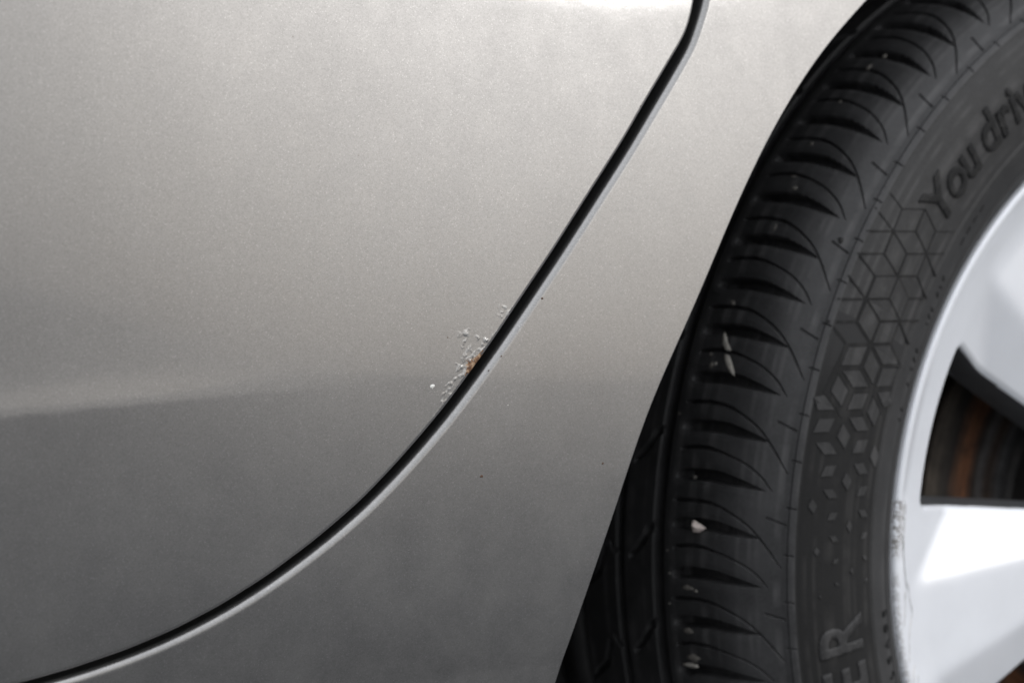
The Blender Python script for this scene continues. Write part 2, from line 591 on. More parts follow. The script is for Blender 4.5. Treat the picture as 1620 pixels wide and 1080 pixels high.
pairs = [((-0.3635, 0.50), (0.0, 0.385)), ((-0.365, 0.291), (-0.255, 0.285)), ((-0.3786, 0.2424), (-0.309, 0.242)), ((-0.412, 0.198), (-0.353, 0.188)),
         ((-0.451, 0.151), (-0.3925, 0.119)), ((-0.509, 0.081), (-0.4225, 0.053)), ((-0.569, 0.035), (-0.4426, -0.009)),
         ((-0.628, 0.007), (-0.4604, -0.067)), ((-0.70, -0.008), (-0.52, -0.1015)), ((-1.15, -0.009), (-1.15, -0.100))]
tq = [0.0] + [near_t(qe0, a) for a, b in pairs[1:-1]] + [1.0]
to = [0.0] + [near_t(outer, b) for a, b in pairs[1:-1]] + [1.0]
tt = np.linspace(0, 1, 620)
qe = at_len(qe0, tt)
s_map = np.interp(tt, tq, to)
for _ in range(300):
    s_map[1:-1] = 0.25 * s_map[:-2] + 0.5 * s_map[1:-1] + 0.25 * s_map[2:]
oe = at_len(outer, s_map)
tv = np.gradient(qe, axis=0)
mid = len(qe) // 2
side_q = 1 if np.array([tv[mid, 1], -tv[mid, 0]]) @ (oe[mid] - qe[mid]) > 0 else -1
rq = np.interp(qe[:, 1], [0.0, 0.08, 0.2], [0.0038, 0.0034, 0.0031])
cols, nrm, _ = edge_strip(qe, side_q, rq, 0.024)
for k in np.linspace(0, 1, 141)[1:]:
    w = k
    q = qe * (1 - w) + oe * w
    cols.append(np.stack([q[:, 0], body(q[:, 0], q[:, 1]), q[:, 1]], 1))
    nrm.append(body_normal(q[:, 0], q[:, 1]))
# folded lip round the wheel arch
d_out = oe - qe
d_out /= np.linalg.norm(d_out, axis=1, keepdims=True)
d3 = np.stack([d_out[:, 0], 0 * d_out[:, 0], d_out[:, 1]], 1)
bn_o = body_normal(oe[:, 0], oe[:, 1])
for ex, dep in ((0.0006, 0.0003), (0.0010, 0.0012), (0.0010, 0.003), (0.0006, 0.014)):
    q = oe + d_out * ex
    cols.append(np.stack([q[:, 0], body(oe[:, 0], oe[:, 1]) + dep, q[:, 1]], 1))
    w = min(1.0, dep / 0.0012)
    nn = bn_o * (1 - w) + d3 * w
    nrm.append(nn / np.linalg.norm(nn, axis=1, keepdims=True))
quarter = obj('quarter_panel', panel_mesh('quarter_panel', cols, nrm), M_PAINT, car)

# --- added near-black strip behind the shut line: blocks light, stands in for shade
blockc = at_len(de, np.linspace(0, 1, 300))
tn = np.gradient(blockc, axis=0)
tn /= np.linalg.norm(tn, axis=1, keepdims=True)
nn_ = np.stack([tn[:, 1], -tn[:, 0]], 1) * side_d
V = []
for off, dep in ((0.024, 0.0040), (0.022, 0.030), (0.006, 0.029), (0.0, 0.028), (-0.006, 0.027), (-0.012, 0.026), (-0.028, 0.0255), (-0.030, 0.0040)):
    q = blockc + nn_ * off
    V.append(np.stack([q[:, 0], body(q[:, 0], q[:, 1]) + dep, q[:, 1]], 1))
V = np.stack(V, 1)
obj('gap_light_block', mesh_np('gap_light_block', V.reshape(-1, 3), grid_faces(*V.shape[:2])), M_GAP_SHADE, car)

# --- blistered, rusting paint at the door edge (relief fades into the door skin)
lo, hi = near_t(flat_limit, (-0.4710, 0.1325)), near_t(flat_limit, (-0.5185, 0.0805))
bl = at_len(flat_limit, np.linspace(lo, hi, 330))
tb = np.gradient(bl, axis=0)
tb /= np.linalg.norm(tb, axis=1, keepdims=True)
nb_ = np.stack([tb[:, 1], -tb[:, 0]], 1) * side_d
ds = np.r_[-RD * np.sin(np.radians([60, 45, 30, 15])), np.linspace(0, 0.017, 110)]
dd = np.r_[RD * (1 - np.cos(np.radians([60, 45, 30, 15]))), np.zeros(110)]
X = bl[:, None, 0] + nb_[:, None, 0] * ds[None]
Z = bl[:, None, 1] + nb_[:, None, 1] * ds[None]
Y = body(X, Z) + dd[None]
# blister centres (x, z, radius, height) in metres on the door
BLIST = [
    (-0.4986, 0.1185, 0.0016, 0.55), (-0.4965, 0.1124, 0.001, 0.9), (-0.497, 0.1078, 0.0013, 0.8), (-0.4986, 0.1101, 0.001, 0.6), (-0.4952, 0.1095, 0.0008, 0.5), (-0.5005, 0.1037, 0.0013, 0.7),
    (-0.4989, 0.1025, 0.0009, 0.6), (-0.5022, 0.106, 0.0007, 0.6), (-0.4921, 0.1167, 0.0006, 0.5), (-0.4882, 0.1156, 0.0008, 0.6), (-0.4935, 0.1163, 0.0005, 0.4), (-0.4849, 0.1179, 0.0006, 0.3),
    (-0.4784, 0.1274, 0.002, 0.35), (-0.4816, 0.127, 0.001, 0.2), (-0.5058, 0.0979, 0.0013, 0.45), (-0.5078, 0.0954, 0.0012, 0.3), (-0.4932, 0.1113, 0.0008, 0.5), (-0.4906, 0.1117, 0.0007, 0.5),
    (-0.4951, 0.1052, 0.0007, 0.5), (-0.4975, 0.1008, 0.0008, 0.4), (-0.5032, 0.1004, 0.0009, 0.35), (-0.5099, 0.0922, 0.0012, 0.25), (-0.4993, 0.1141, 0.0007, 0.35), (-0.4893, 0.114, 0.0006, 0.4),
    (-0.5013, 0.1074, 0.0005, 0.4)]
mask = np.zeros(X.shape)
for x0, z0, r0, h0 in BLIST:
    jr = r0 * 1.9
    mask = np.maximum(mask, min(1.0, h0 + 0.25) * np.exp(-(((X - x0) ** 2 + (Z - z0) ** 2) / jr ** 2)))


def waves(n, lo, hi, seed):
    r_ = np.random.default_rng(seed)
    w_ = np.zeros(X.shape)
    for k in range(n):
        th, wl, ph = r_.uniform(0, math.pi), r_.uniform(lo, hi), r_.uniform(0, 6.28)
        w_ += np.sin((X * math.cos(th) + Z * math.sin(th)) * 2 * math.pi / wl + ph)
    return w_ / math.sqrt(n / 2)


wob = waves(26, 0.0020, 0.0046, 5)
wob2 = waves(26, 0.0016, 0.0045, 9)
wob3 = waves(30, 0.0004, 0.0012, 13)
pos = np.arange(330) / 329.0
thick = 0.0001 + 0.0025 * np.exp(-((pos - 0.51) / 0.038) ** 2) + 0.0005 * np.exp(-((pos - 0.47) / 0.07) ** 2)
thick = thick * smoothstep(0.30, 0.41, pos) * smoothstep(0.72, 0.58, pos)
# low crumpled swellings, torn where they have burst
mask = mask * (0.45 + 0.55 * smoothstep(-0.8, 0.6, wob2))
H = -0.00003 + mask * (0.00013 + 0.000075 * wob)
H = np.maximum(H, -0.00003 + 0.00007 * smoothstep(3.2, 0.8, np.maximum(ds, 0)[None] / np.maximum(thick[:, None], 1e-5)) * (1 + 0.4 * wob + 0.2 * wob3))
H = np.where(ds[None] < 0.0001, np.maximum(H, -0.00003), H)
edge_fade = smoothstep(0, 25, np.arange(330))[:, None] * smoothstep(0, 25, 329 - np.arange(330))[:, None] * smoothstep(0.017, 0.0135, ds)[None]
H = -0.00010 + (H + 0.00010) * edge_fade
V = np.stack([X, Y - H, Z], -1)
rust = smoothstep(1.25, 0.55, np.maximum(ds, 0)[None] / np.maximum(thick[:, None], 1e-5) + 0.22 * wob + 0.16 * wob3) * (thick[:, None] > 0.0002)
N = grid_normals(V)
if N[100, 60, 1] > 0:
    N = -N
me = mesh_np('blistered_patch', V.reshape(-1, 3), grid_faces(*V.shape[:2]), N.reshape(-1, 3))
me.attributes.new('rust', 'FLOAT', 'POINT').data.foreach_set('value', rust.reshape(-1).astype(np.float32))
pale = smoothstep(0.15, 0.45, mask) * smoothstep(0.25, 0.6, waves(26, 0.0018, 0.0045, 21) + 0.15 * wob3) * 0.42
me.attributes.new('pale', 'FLOAT', 'POINT').data.foreach_set('value', pale.reshape(-1).astype(np.float32))
bp_o = obj('blistered_patch', me, M_RUSTY, door)
bp_o['label'] = 'bubbled paint with orange rust along the door edge'


def dome(name, c, n, rad, h, mat, parent, seed, squash=1.0, ang=0.0, seg=9):
    """small irregular lump lying on a surface: centre c, normal n"""
    r_ = np.random.default_rng(seed)
    n = np.asarray(n, float)
    n /= np.linalg.norm(n)
    a = np.cross(n, (0.3, 0.2, 1.0))
    a /= np.linalg.norm(a)
    b = np.cross(n, a)
    vs_, fs = [], []
    prof = [(1.0, -0.15), (0.95, 0.35), (0.62, 0.85)]
    irr = r_.uniform(0.7, 1.25, seg)
    for pr, ph in prof:
        for k in range(seg):
            t = 2 * math.pi * k / seg
            u, v = rad * pr * irr[k] * math.cos(t), rad * pr * irr[k] * math.sin(t) * squash
            u, v = u * math.cos(ang) - v * math.sin(ang), u * math.sin(ang) + v * math.cos(ang)
            vs_.append(np.asarray(c) + a * u + b * v + n * h * ph * r_.uniform(0.85, 1.15))
    vs_.append(np.asarray(c) + n * h)
    for i in range(2):
        for k in range(seg):
            k2 = (k + 1) % seg
            fs.append((i * seg + k, i * seg + k2, (i + 1) * seg + k2, (i + 1) * seg + k))
    for k in range(seg):
        fs.append((2 * seg + k, 2 * seg + (k + 1) % seg, 3 * seg))
    return obj(name, mesh_np(name, vs_, fs), mat, parent)


def on_body(x, z):
    x, z = np.array(x), np.array(z)
    return np.array([x, body(x, z), z]), body_normal(x, z)


for k, (x, z, rad, m, par) in enumerate([(-0.5145, 0.0983, 0.0011, M_SPECK, door), (-0.4913, 0.0608, 0.0007, M_DIRT, quarter), (-0.4302, 0.0621, 0.0005, M_DIRT, quarter),
                                         (-0.4592, 0.1320, 0.0006, M_DIRT, quarter), (-0.4780, 0.0890, 0.0003, M_SPECK, quarter), (-0.4025, 0.2125, 0.0003, M_DIRT, door),
                                         (-0.4806, 0.1090, 0.0004, M_DIRT, quarter), (-0.4870, 0.1035, 0.0003, M_DIRT, quarter), (-0.5064, 0.1175, 0.0003, M_DIRT, door)]):
    p, n = on_body(x, z)
    dome('dirt_speck', p, n, rad, rad * 0.5, m, par, 40 + k, 0.85, 0.5)

# --- wheel arch liner
V = []
for y in (-0.012, 0.06, 0.14, 0.23):
    row = []
    for a in np.linspace(math.radians(-35), math.radians(215), 90):
        rr = 0.372 + 0.0015 * math.sin(a * 40) + (0.02 if y < 0 else 0.0)
        row.append((-rr * math.cos(a) * (1.18 if math.cos(a) > 0 else 1.0) - (0.0 if a > 0 else 0.03 * abs(a)), y, rr * math.sin(a)))
    V.append(row)
V.append([(v[0] * 0.3, 0.235, v[2] * 0.3) for v in V[-1]])
V = np.array(V)
obj('wheel_arch_liner', mesh_np('wheel_arch_liner', V.reshape(-1, 3), grid_faces(*V.shape[:2])), M_LINER, car)

# ------------------------------------------------------------------ tyre
PROF = np.array([(.0600, .3165), (.0570, .3205), (.0565, .3229), (.0553, .3236), (.045, .3232), (.030, .3215), (.020, .3192), (.012, .3160), (.005, .3115), (0, .3072), (-.0045, .3030),
                 (-.008, .300), (-.0105, .295), (-.0125, .287), (-.0135, .277), (-.0130, .266), (-.0110, .254), (-.0075, .244), (-.0035, .236),
                 (-.001, .2315), (.0005, .2290)])
_p = PROF.copy()
_d = np.r_[0, np.cumsum(np.hypot(*np.diff(_p, axis=0).T))]
# densify smoothly (Catmull-Rom), arc length origin at the tread edge (y = .0565)
def catmull(p, n=12):
    q = np.vstack([2 * p[0] - p[1], p, 2 * p[-1] - p[-2]])
    out = []
    for i in range(1, len(q) - 2):
        for t in np.linspace(0, 1, n, endpoint=False):
            a, b, c, d = q[i - 1], q[i], q[i + 1], q[i + 2]
            out.append(0.5 * ((2 * b) + (c - a) * t + (2 * a - 5 * b + 4 * c - d) * t ** 2 + (3 * b - a - 3 * c + d) * t ** 3))
    out.append(p[-1])
    return np.array(out)


PD = catmull(PROF)
PL = np.r_[0, np.cumsum(np.hypot(*np.diff(PD, axis=0).T))]
PL = PL - PL[24] + 0.0035
S_END = PL[-1]


def prof_at(s):
    return np.interp(s, PL, PD[:, 0]), np.interp(s, PL, PD[:, 1])


def prof_nrm(s):
    e = 4e-4
    y1, r1 = prof_at(s - e)
    y2, r2 = prof_at(s + e)
    ty, tr = y2 - y1, r2 - r1
    l = np.hypot(ty, tr)
    return tr / l, -ty / l          # outward normal (y, r)


def tyre_pt(phi_deg, s, h):
    """point on the tyre skin: phi from straight ahead (-X) upwards, s across the section, h above the skin"""
    y, r = prof_at(s)
    ny, nr = prof_nrm(s)
    a = np.radians(phi_deg)
    rr = r + nr * h
    return np.stack([-rr * np.cos(a), np.broadcast_to(y + ny * h, np.shape(a * rr)), rr * np.sin(a)], -1)


def sidewall_relief(s):
    h = 0.0005 * smoothstep(0.0738, 0.0748, s) * smoothstep(0.0785, 0.0775, s)
    h += 0.0006 * smoothstep(0.1248, 0.1262, s) * smoothstep(0.1462, 0.1445, s)
    h -= 0.0003 * (smoothstep(0.0777, 0.079, s) * smoothstep(0.1255, 0.1245, s))
    h += 0.0007 * np.exp(-((s - 0.1425) / 0.0009) ** 2)
    return h


# carcass: sidewall skin, then the tread base below the blocks, to the inner side
NS = 640
ss = np.r_[np.arange(S_END, 0.0781, -0.0006), np.linspace(0.078, 0.0705, 10)]
rows_yr = []
for s in ss:
    y, r = prof_at(s)
    ny, nr = prof_nrm(s)
    h = sidewall_relief(s) if s >= 0.0778 else sidewall_relief(s) - 0.0075 * smoothstep(0.0778, 0.0735, s)
    rows_yr.append((y + ny * h, r + nr * h))
rows_yr += [(0.004, 0.300), (0.012, 0.307), (0.03, 0.3135), (0.058, 0.3160), (0.10, 0.3165), (0.1235, 0.3165), (0.127, 0.3165), (0.1275, 0.3232), (0.150, 0.3232), (0.1505, 0.3165), (0.157, 0.3165), (0.1575, 0.3225), (0.18, 0.3205),
            (0.200, 0.308), (0.212, 0.285), (0.210, 0.255), (0.197, 0.232), (0.190, 0.229)]
rows_yr = np.array(rows_yr)
ang = np.linspace(0, 2 * math.pi, NS, endpoint=False)
V = np.stack([-rows_yr[:, None, 1] * np.cos(ang), np.repeat(rows_yr[:, None, 0], NS, 1), rows_yr[:, None, 1] * np.sin(ang)], -1)
tyre = obj('tyre', mesh_np('tyre', V.reshape(-1, 3), grid_faces(len(rows_yr), NS, wrap=True, flip=True)), M_RUBBER, car)

# --- shoulder blocks: relief over (psi, s), two pitches per repeat
UNIT = 360.0 / 43
PITCHD = UNIT / 2
THICK0 = 11.65
THICK = np.array([(0.0, .0), (0, .012), (.2, .024), (.2, .036), (-.02, .047), (-.35, .058), (-.62, .066), (-.85, .080)])
LONG = np.array([(2.0, .0105), (2.05, .013), (2.2, .025), (2.09, .036), (1.54, .0457), (.58, .0552), (-.9, .0632), (-2.92, .0712)])
SHORT = np.array([(2.15, .0115), (2.3, .0134), (2.55, .026), (2.35, .037), (1.7, .050), (.75, .059), (-.42, .065)])
DASH = np.array([(1.40, .0639), (.9, .0725)])
MM = math.radians(1) * 0.318


def curve_dense(c, n=40):
    if len(c) < 3:
        return c
    return catmull(c, n)


def poly_dist(px, ps, c):
    """signed distance and arc fraction to polyline c given in (psi, s)"""
    q = np.stack([c[:, 0] * MM, c[:, 1]], 1)
    best = np.full(px.shape, 9.0)
    frac = np.zeros(px.shape)
    sign = np.ones(px.shape)
    seglen = np.hypot(*np.diff(q, axis=0).T)
    tot = seglen.sum()
    acc = 0
    X, Y = px * MM, ps
    for i in range(len(q) - 1):
        a, b = q[i], q[i + 1]
        ab = b - a
        t = np.clip(((X - a[0]) * ab[0] + (Y - a[1]) * ab[1]) / (ab @ ab), 0, 1)
        dx, dy = X - a[0] - t * ab[0], Y - a[1] - t * ab[1]
        d = np.hypot(dx, dy)
        m = d < best
        best[m] = d[m]
        frac[m] = (acc + t[m] * seglen[i]) / tot
        sign[m] = np.sign(dx[m] * ab[1] - dy[m] * ab[0])
        acc += seglen[i]
    return best, frac, sign


THICKC = curve_dense(THICK, 6)
thick_cut = THICKC[(THICKC[:, 1] > 0.0118) & (THICKC[:, 1] < 0.0625)]
LONGC, SHORTC = curve_dense(LONG, 6), curve_dense(SHORT, 6)


def groove_depth(psi, s):
    d = np.zeros(psi.shape)
    for k in (-1, 0, 1, 2):
        for half in (0, 1):
            off = k * UNIT + half * PITCHD
            dist, fr, sg = poly_dist(psi - off, s, thick_cut)
            hw = 0.0030 * np.interp(fr, [0, 0.05, 0.55, 0.8, 1], [0.75, 1.0, 1.0, 0.62, 0.12])
            # steep upper flank, sloping lower flank
            wid = np.where(sg > 0, 0.0007, 0.0017)
            dep = 0.0080 * np.interp(fr, [0, 0.06, 0.6, 1], [0.8, 1, 0.8, 0.10])
            d = np.maximum(d, dep * smoothstep(hw + 0.25 * wid, hw - 0.75 * wid, dist))
            d = np.maximum(d, 0.0004 * np.interp(fr, [0, 0.6, 1], [1, 0.8, 0.1]) * smoothstep(hw + 0.0030, hw, dist))
            c = LONGC if half == 0 else SHORTC
            dist, fr, sg = poly_dist(psi - off, s, c)
            hw = np.interp(fr, [0, 0.04, 0.3, 0.5, 0.9, 1], [0.0005, 0.00085, 0.00085, 0.00048, 0.00042, 0.0002])
            dep = np.interp(fr, [0, 0.3, 0.6, 1], [0.0030, 0.0030, 0.0017, 0.0008])
            d = np.maximum(d, dep * smoothstep(hw + 0.00025, hw - 0.0003, dist))
            dist, fr, sg = poly_dist(psi - off, s, np.array([(2.42, .0730), (2.36, .0768)]))
            d = np.maximum(d, 0.0008 * smoothstep(0.00065, 0.00025, dist))
            if half == 0:
                dist, fr, sg = poly_dist(psi - off, s, DASH)
                d = np.maximum(d, 0.0011 * smoothstep(0.00070, 0.0003, dist))
    return d


def block_mesh(name, half):
    s = np.r_[np.linspace(PL[0] + 1e-4, 0.0034, 14), np.arange(0.0038, 0.0779, 0.00036)]
    u = np.linspace(0, 1, 66)
    base = np.interp(s, THICKC[:, 1], THICKC[:, 0], left=0.0)
    psi = base[:, None] + half * PITCHD + (u * PITCHD)[None]
    Sg = np.repeat(s[:, None], len(u), 1)

    def pts(psi_, s_):
        # psi is measured in degrees directly; seen from outside, +psi is up
        h = -groove_depth(psi_, s_) + sidewall_relief(s_)
        # blocks are slightly rounded over their length
        return tyre_pt(psi_, s_, h)
    V = pts(psi, Sg)
    e1, e2 = 0.015, 0.00012
    dv1 = pts(psi + e1, Sg) - pts(psi - e1, Sg)
    dv2 = pts(psi, Sg + e2) - pts(psi, Sg - e2)
    N = np.cross(dv1, dv2)
    N /= np.linalg.norm(N, axis=-1, keepdims=True)
    ctr = np.array([0, 0.06, 0])
    if (N[100, 30] @ (V[100, 30] - ctr)) < 0:
        N = -N
    f = grid_faces(*V.shape[:2])
    P = V.reshape(-1, 3)
    q = f[len(f) // 2]
    if np.cross(P[q[1]] - P[q[0]], P[q[2]] - P[q[0]]) @ N.reshape(-1, 3)[q[0]] < 0:
        f = f[:, ::-1]
    me = mesh_np(name, P, f, N.reshape(-1, 3))
    me.materials.append(M_TREAD)
    return me


def rot_phi(deg):
    # +phi lifts the -X side, i.e. rotation about +Y
    return (0, math.radians(deg), 0)


bm_a, bm_b = block_mesh('tread_block', 0), block_mesh('tread_block', 1)
for k in range(43):
    for me in (bm_a, bm_b):
        o = obj('tread_block', me, None, tyre)
        o.rotation_euler = rot_phi(THICK0 + k * UNIT)


# --- the two ribs further in: curved bars with swept notches
def rib_mesh(name, y0, y1, notch, n_seg=70):
    yy = np.r_[y0 + 0.0006, y0 + 0.0002, y0, np.linspace(y0 + 0.0006, y1 - 0.0006, 44), y1, y1 - 0.0002, y1 - 0.0006]
    hh = np.r_[-0.007, -0.003, -0.0006, np.zeros(44), -0.0006, -0.003, -0.007]
    psi = np.linspace(0, UNIT, n_seg)
    PS, YY = np.meshgrid(psi, yy)
    H = np.repeat(hh[:, None], n_seg, 1)
    for k in (-1, 0, 1):
        for c, hw, dep in notch:
            c2 = np.array([(a + k * UNIT, b) for a, b in c])
            dist, fr, sg = poly_dist(PS, YY, c2)
            w_ = hw * np.interp(fr, [0, 0.5, 1], [0.55, 1.0, 1.25])
            H -= np.where(H > -0.0005, dep * smoothstep(w_ + 0.0003, w_ - 0.0006, dist), 0)
    H = np.maximum(H, -0.0072)
    a = np.radians(PS)
    R = 0.3236 + H
    V = np.stack([-R * np.cos(a), YY, R * np.sin(a)], -1)
    f = grid_faces(*V.shape[:2])
    me = mesh_np(name, V.reshape(-1, 3), f)
    me.materials.append(M_TREAD)
    bm = bmesh.new()
    bm.from_mesh(me)
    bmesh.ops.recalc_face_normals(bm, faces=bm.faces)
    bm.faces.ensure_lookup_table()
    mid_ = bm.faces[len(bm.faces) // 2]
    cc = mid_.calc_center_median()
    if mid_.normal.x * cc.x + mid_.normal.z * cc.z < 0:
        bmesh.ops.reverse_faces(bm, faces=bm.faces)
    bm.to_mesh(me)
    bm.free()
    return me


rib2 = rib_mesh('tread_rib_block', 0.0652, 0.0888, [(np.array([(2.0, .0835), (2.6, .0790), (3.5, .0735), (4.6, .0690), (5.0, .064)]), 0.0017, 0.0045)])
rib3 = rib_mesh('tread_rib_block', 0.0948, 0.1235, [(np.array([(1.2, .125), (2.2, .118), (3.2, .1095), (5.2, .1045)]), 0.0014, 0.004),
                                                     (np.array([(5.0, .094), (6.0, .099)]), 0.0011, 0.003)])
for k in range(43):
    for me, o0 in ((rib2, 6.15 - 0.0), (rib3, 3.0)):
        o = obj('tread_rib_block', me, None, tyre)
        o.rotation_euler = rot_phi(o0 + k * UNIT)


# --- matt textured band of the sidewall, thinning out upwards
sb = np.arange(0.0782, 0.1250, 0.0008)
pb = np.arange(-60.0, 24.01, 0.5)
PB, SB = np.meshgrid(pb, sb)
V = tyre_pt(PB, SB, sidewall_relief(SB) + 0.00015)
me = mesh_np('textured_band', V.reshape(-1, 3), grid_faces(*V.shape[:2]))
blend = smoothstep(15.0, 23.0, PB) * 1.0
me.attributes.new('blend', 'FLOAT', 'POINT').data.foreach_set('value', blend.reshape(-1).astype(np.float32))
obj('textured_band', me, M_BAND, tyre)


def s_of_r(r):
    m = PL > 0.0745
    return np.interp(r, PD[m][::-1, 1], PL[m][::-1])


# --- raised rhombus tiles, a straight lattice moulded into the sidewall
L0, LA, LB = np.array([-0.2554, 0.1048]), np.array([0.0194, 0.0104]), np.array([-0.0020, 0.0213])


def tile_scale(phi):
    return np.interp(phi, [-4, -2, 2, 6, 11, 18, 24, 30, 37], [0.0, 0.12, 0.22, 0.33, 0.50, 0.70, 0.86, 0.94, 0.965])


def skin(x, z, h):
    r = math.hypot(x, z)
    return tyre_pt(np.array(math.degrees(math.atan2(z, -x))), np.array(s_of_r(r)), h + sidewall_relief(np.array(s_of_r(r))))


for i in range(-6, 6):
    for j in range(-9, 6):
        p0 = L0 + i * LA + j * LB
        tri_up = p0 + (LA + LB) / 3.0
        # three rhombi per lattice node; acute corners on lattice nodes, obtuse ones on triangle centres
        for e, o1, o2 in ((LA, (LA + LB) / 3, (2 * LA - LB) / 3), (LB, (LA + LB) / 3, (2 * LB - LA) / 3), (LB - LA, (2 * LB - LA) / 3, (LB - 2 * LA) / 3)):
            c = p0 + e / 2
            if e is LA:
                corners = [p0, p0 + (2 * LA - LB) / 3, p0 + LA, p0 + (LA + LB) / 3]
            elif e is LB:
                corners = [p0, p0 + (LA + LB) / 3, p0 + LB, p0 + (2 * LB - LA) / 3]
            else:
                p1, p2 = p0 + LA, p0 + LB
                corners = [p1, p0 + (LA + LB) / 3, p2, p1 + p2 - (p0 + (LA + LB) / 3)]
                c = (p1 + p2) / 2
            r, phi = math.hypot(*c), math.degrees(math.atan2(c[1], -c[0]))
            s = s_of_r(r)
            if not (-3.6 < phi < 31.0 and 0.0815 < s < 0.1225):
                continue
            k = tile_scale(phi)
            if k < 0.07:
                continue
            rim_, top, bot = [], [], []
            ok = True
            for a, b in zip(corners, corners[1:] + corners[:1]):
                for t in (0.0, 0.5):
                    q = c + (a * (1 - t) + b * t - c) * k
                    sq = s_of_r(math.hypot(*q))
                    if (sq < 0.0784 or sq > 0.1246) and phi > 20:
                        ok = False
                    if sq < 0.0784 or sq > 0.1246:
                        q = q * (math.hypot(*c) + (math.hypot(*q) - math.hypot(*c)) * 0.55) / math.hypot(*q)
                        sq = s_of_r(math.hypot(*q))
                    top.append(skin(q[0], q[1], 0.00060))
                    q2 = c + (q - c) * 1.02
                    bot.append(skin(q2[0], q2[1], 0.00005))
            if not ok:
                continue
            n = len(top)
            vs_ = top + bot + [skin(c[0], c[1], 0.00060)]
            fs = [(m, (m + 1) % n, 2 * n) for m in range(n)] + [(m + n, (m + 1) % n + n, (m + 1) % n, m) for m in range(n)]
            me = mesh_np('sidewall_tile', vs_, fs, smooth=False)
            obj('sidewall_tile', me, M_RUBBER if phi > 20 else M_LIGHTRUB, tyre)


# thin engraved lattice lines where the tiles almost touch
done = set()
for i in range(-6, 6):
    for j in range(-9, 7):
        p0 = L0 + i * LA + j * LB
        for e in ((LA + LB) / 3, (2 * LB - LA) / 3, (LB - 2 * LA) / 3, -(LA + LB) / 3, -(2 * LB - LA) / 3, -(LB - 2 * LA) / 3):
            c = p0 + e / 2
            phi, s = math.degrees(math.atan2(c[1], -c[0])), s_of_r(math.hypot(*c))
            if not (15.5 < phi < 37.5 and 0.0805 < s < 0.1225):
                continue
            wd = np.interp(phi, [15, 20, 26, 33, 37.5], [0.0030, 0.0019, 0.0010, 0.0006, 0.00035]) / 2
            t = e / np.linalg.norm(e)
            n = np.array([-t[1], t[0]])
            pts_ = []
            for h in (0.00035, -0.0002):
                for q, sg in ((p0 - t * wd, 1), (p0 + e / 2, 1), (p0 + e + t * wd, 1), (p0 + e + t * wd, -1), (p0 + e / 2, -1), (p0 - t * wd, -1)):
                    q = q + n * wd * sg
                    pts_.append(skin(q[0], q[1], h))
            fs = [(0, 1, 4, 5), (1, 2, 3, 4)] + [(k, (k + 1) % 6, (k + 1) % 6 + 6, k + 6) for k in range(6)]
            obj('lattice_line', mesh_np('lattice_line', pts_, fs, smooth=False), M_DARK, tyre)


# --- moulded lettering
def glyph_mesh(ch, cap, bold=0.0, shear=0.0, xscale=1.0):
    cu = bpy.data.curves.new('glyph', 'FONT')
    cu.body = ch
    cu.size = cap / 0.69
    cu.offset = bold
    cu.shear = shear
    cu.resolution_u = 4
    cu.fill_mode = 'FRONT'
    to_ = bpy.data.objects.new('glyph', cu)
    coll.objects.link(to_)
    dg = bpy.context.evaluated_depsgraph_get()
    me = bpy.data.meshes.new_from_object(to_.evaluated_get(dg))
    bpy.data.objects.remove(to_)
    bpy.data.curves.remove(cu)
    bm = bmesh.new()
    bm.from_mesh(me)
    bpy.data.meshes.remove(me)
    bmesh.ops.remove_doubles(bm, verts=bm.verts, dist=1e-6)
    for _ in range(4):
        lim = cap * 0.12
        es = [e for e in bm.edges if e.calc_length() > lim]
        if not es:
            break
        bmesh.ops.subdivide_edges(bm, edges=es, cuts=1)
        bmesh.ops.triangulate(bm, faces=bm.faces)
    xs = [v.co.x for v in bm.verts]
    cx = 0.5 * (min(xs) + max(xs))
    for v in bm.verts:
        v.co.x = (v.co.x - cx) * xscale
    return bm


def letter(ch, phi_c, s_base, cap, mat, name='sidewall_letter', h=0.0007, **kw):
    bm = glyph_mesh(ch, cap, **kw)
    r = prof_at(s_base - cap / 2)[1]
    geom = bmesh.ops.extrude_face_region(bm, geom=bm.faces[:])
    newv = set(v for v in geom['geom'] if isinstance(v, bmesh.types.BMVert))
    for v in bm.verts:
        s = s_base - v.co.y
        phi = phi_c + math.degrees(v.co.x / r)
        hh = (h if v in newv else -0.0003) + float(sidewall_relief(np.array(s)))
        v.co = Vector(tyre_pt(np.array(phi), np.array(s), hh))
    bmesh.ops.recalc_face_normals(bm, faces=bm.faces)
    me = bpy.data.meshes.new(name)
    bm.to_mesh(me)
    bm.free()
    return obj(name, me, mat, tyre)


for ch, ph in (('Y', 39.45), ('o', 42.3), ('u', 45.1), ('d', 49.05), ('r', 51.75), ('i', 53.55), ('v', 55.4), ('e', 58.2)):
    letter(ch, ph, 0.1133, 0.0192, M_DARK, bold=0.00075, shear=0.10)
for ch, ph in (('R', -6.6), ('E', -11.2)):
    letter(ch, ph, 0.1150, 0.0258, M_LIGHTRUB, bold=0.0009, xscale=0.80)
for ch, ph in zip('MILEAGE', (-16.6, -14.75, -13.45, -11.6, -9.75, -7.85, -6.05)):
    letter(ch, ph, 0.1395, 0.0042, M_DARK, name='small_sidewall_letter', h=0.0008, bold=0.00012)
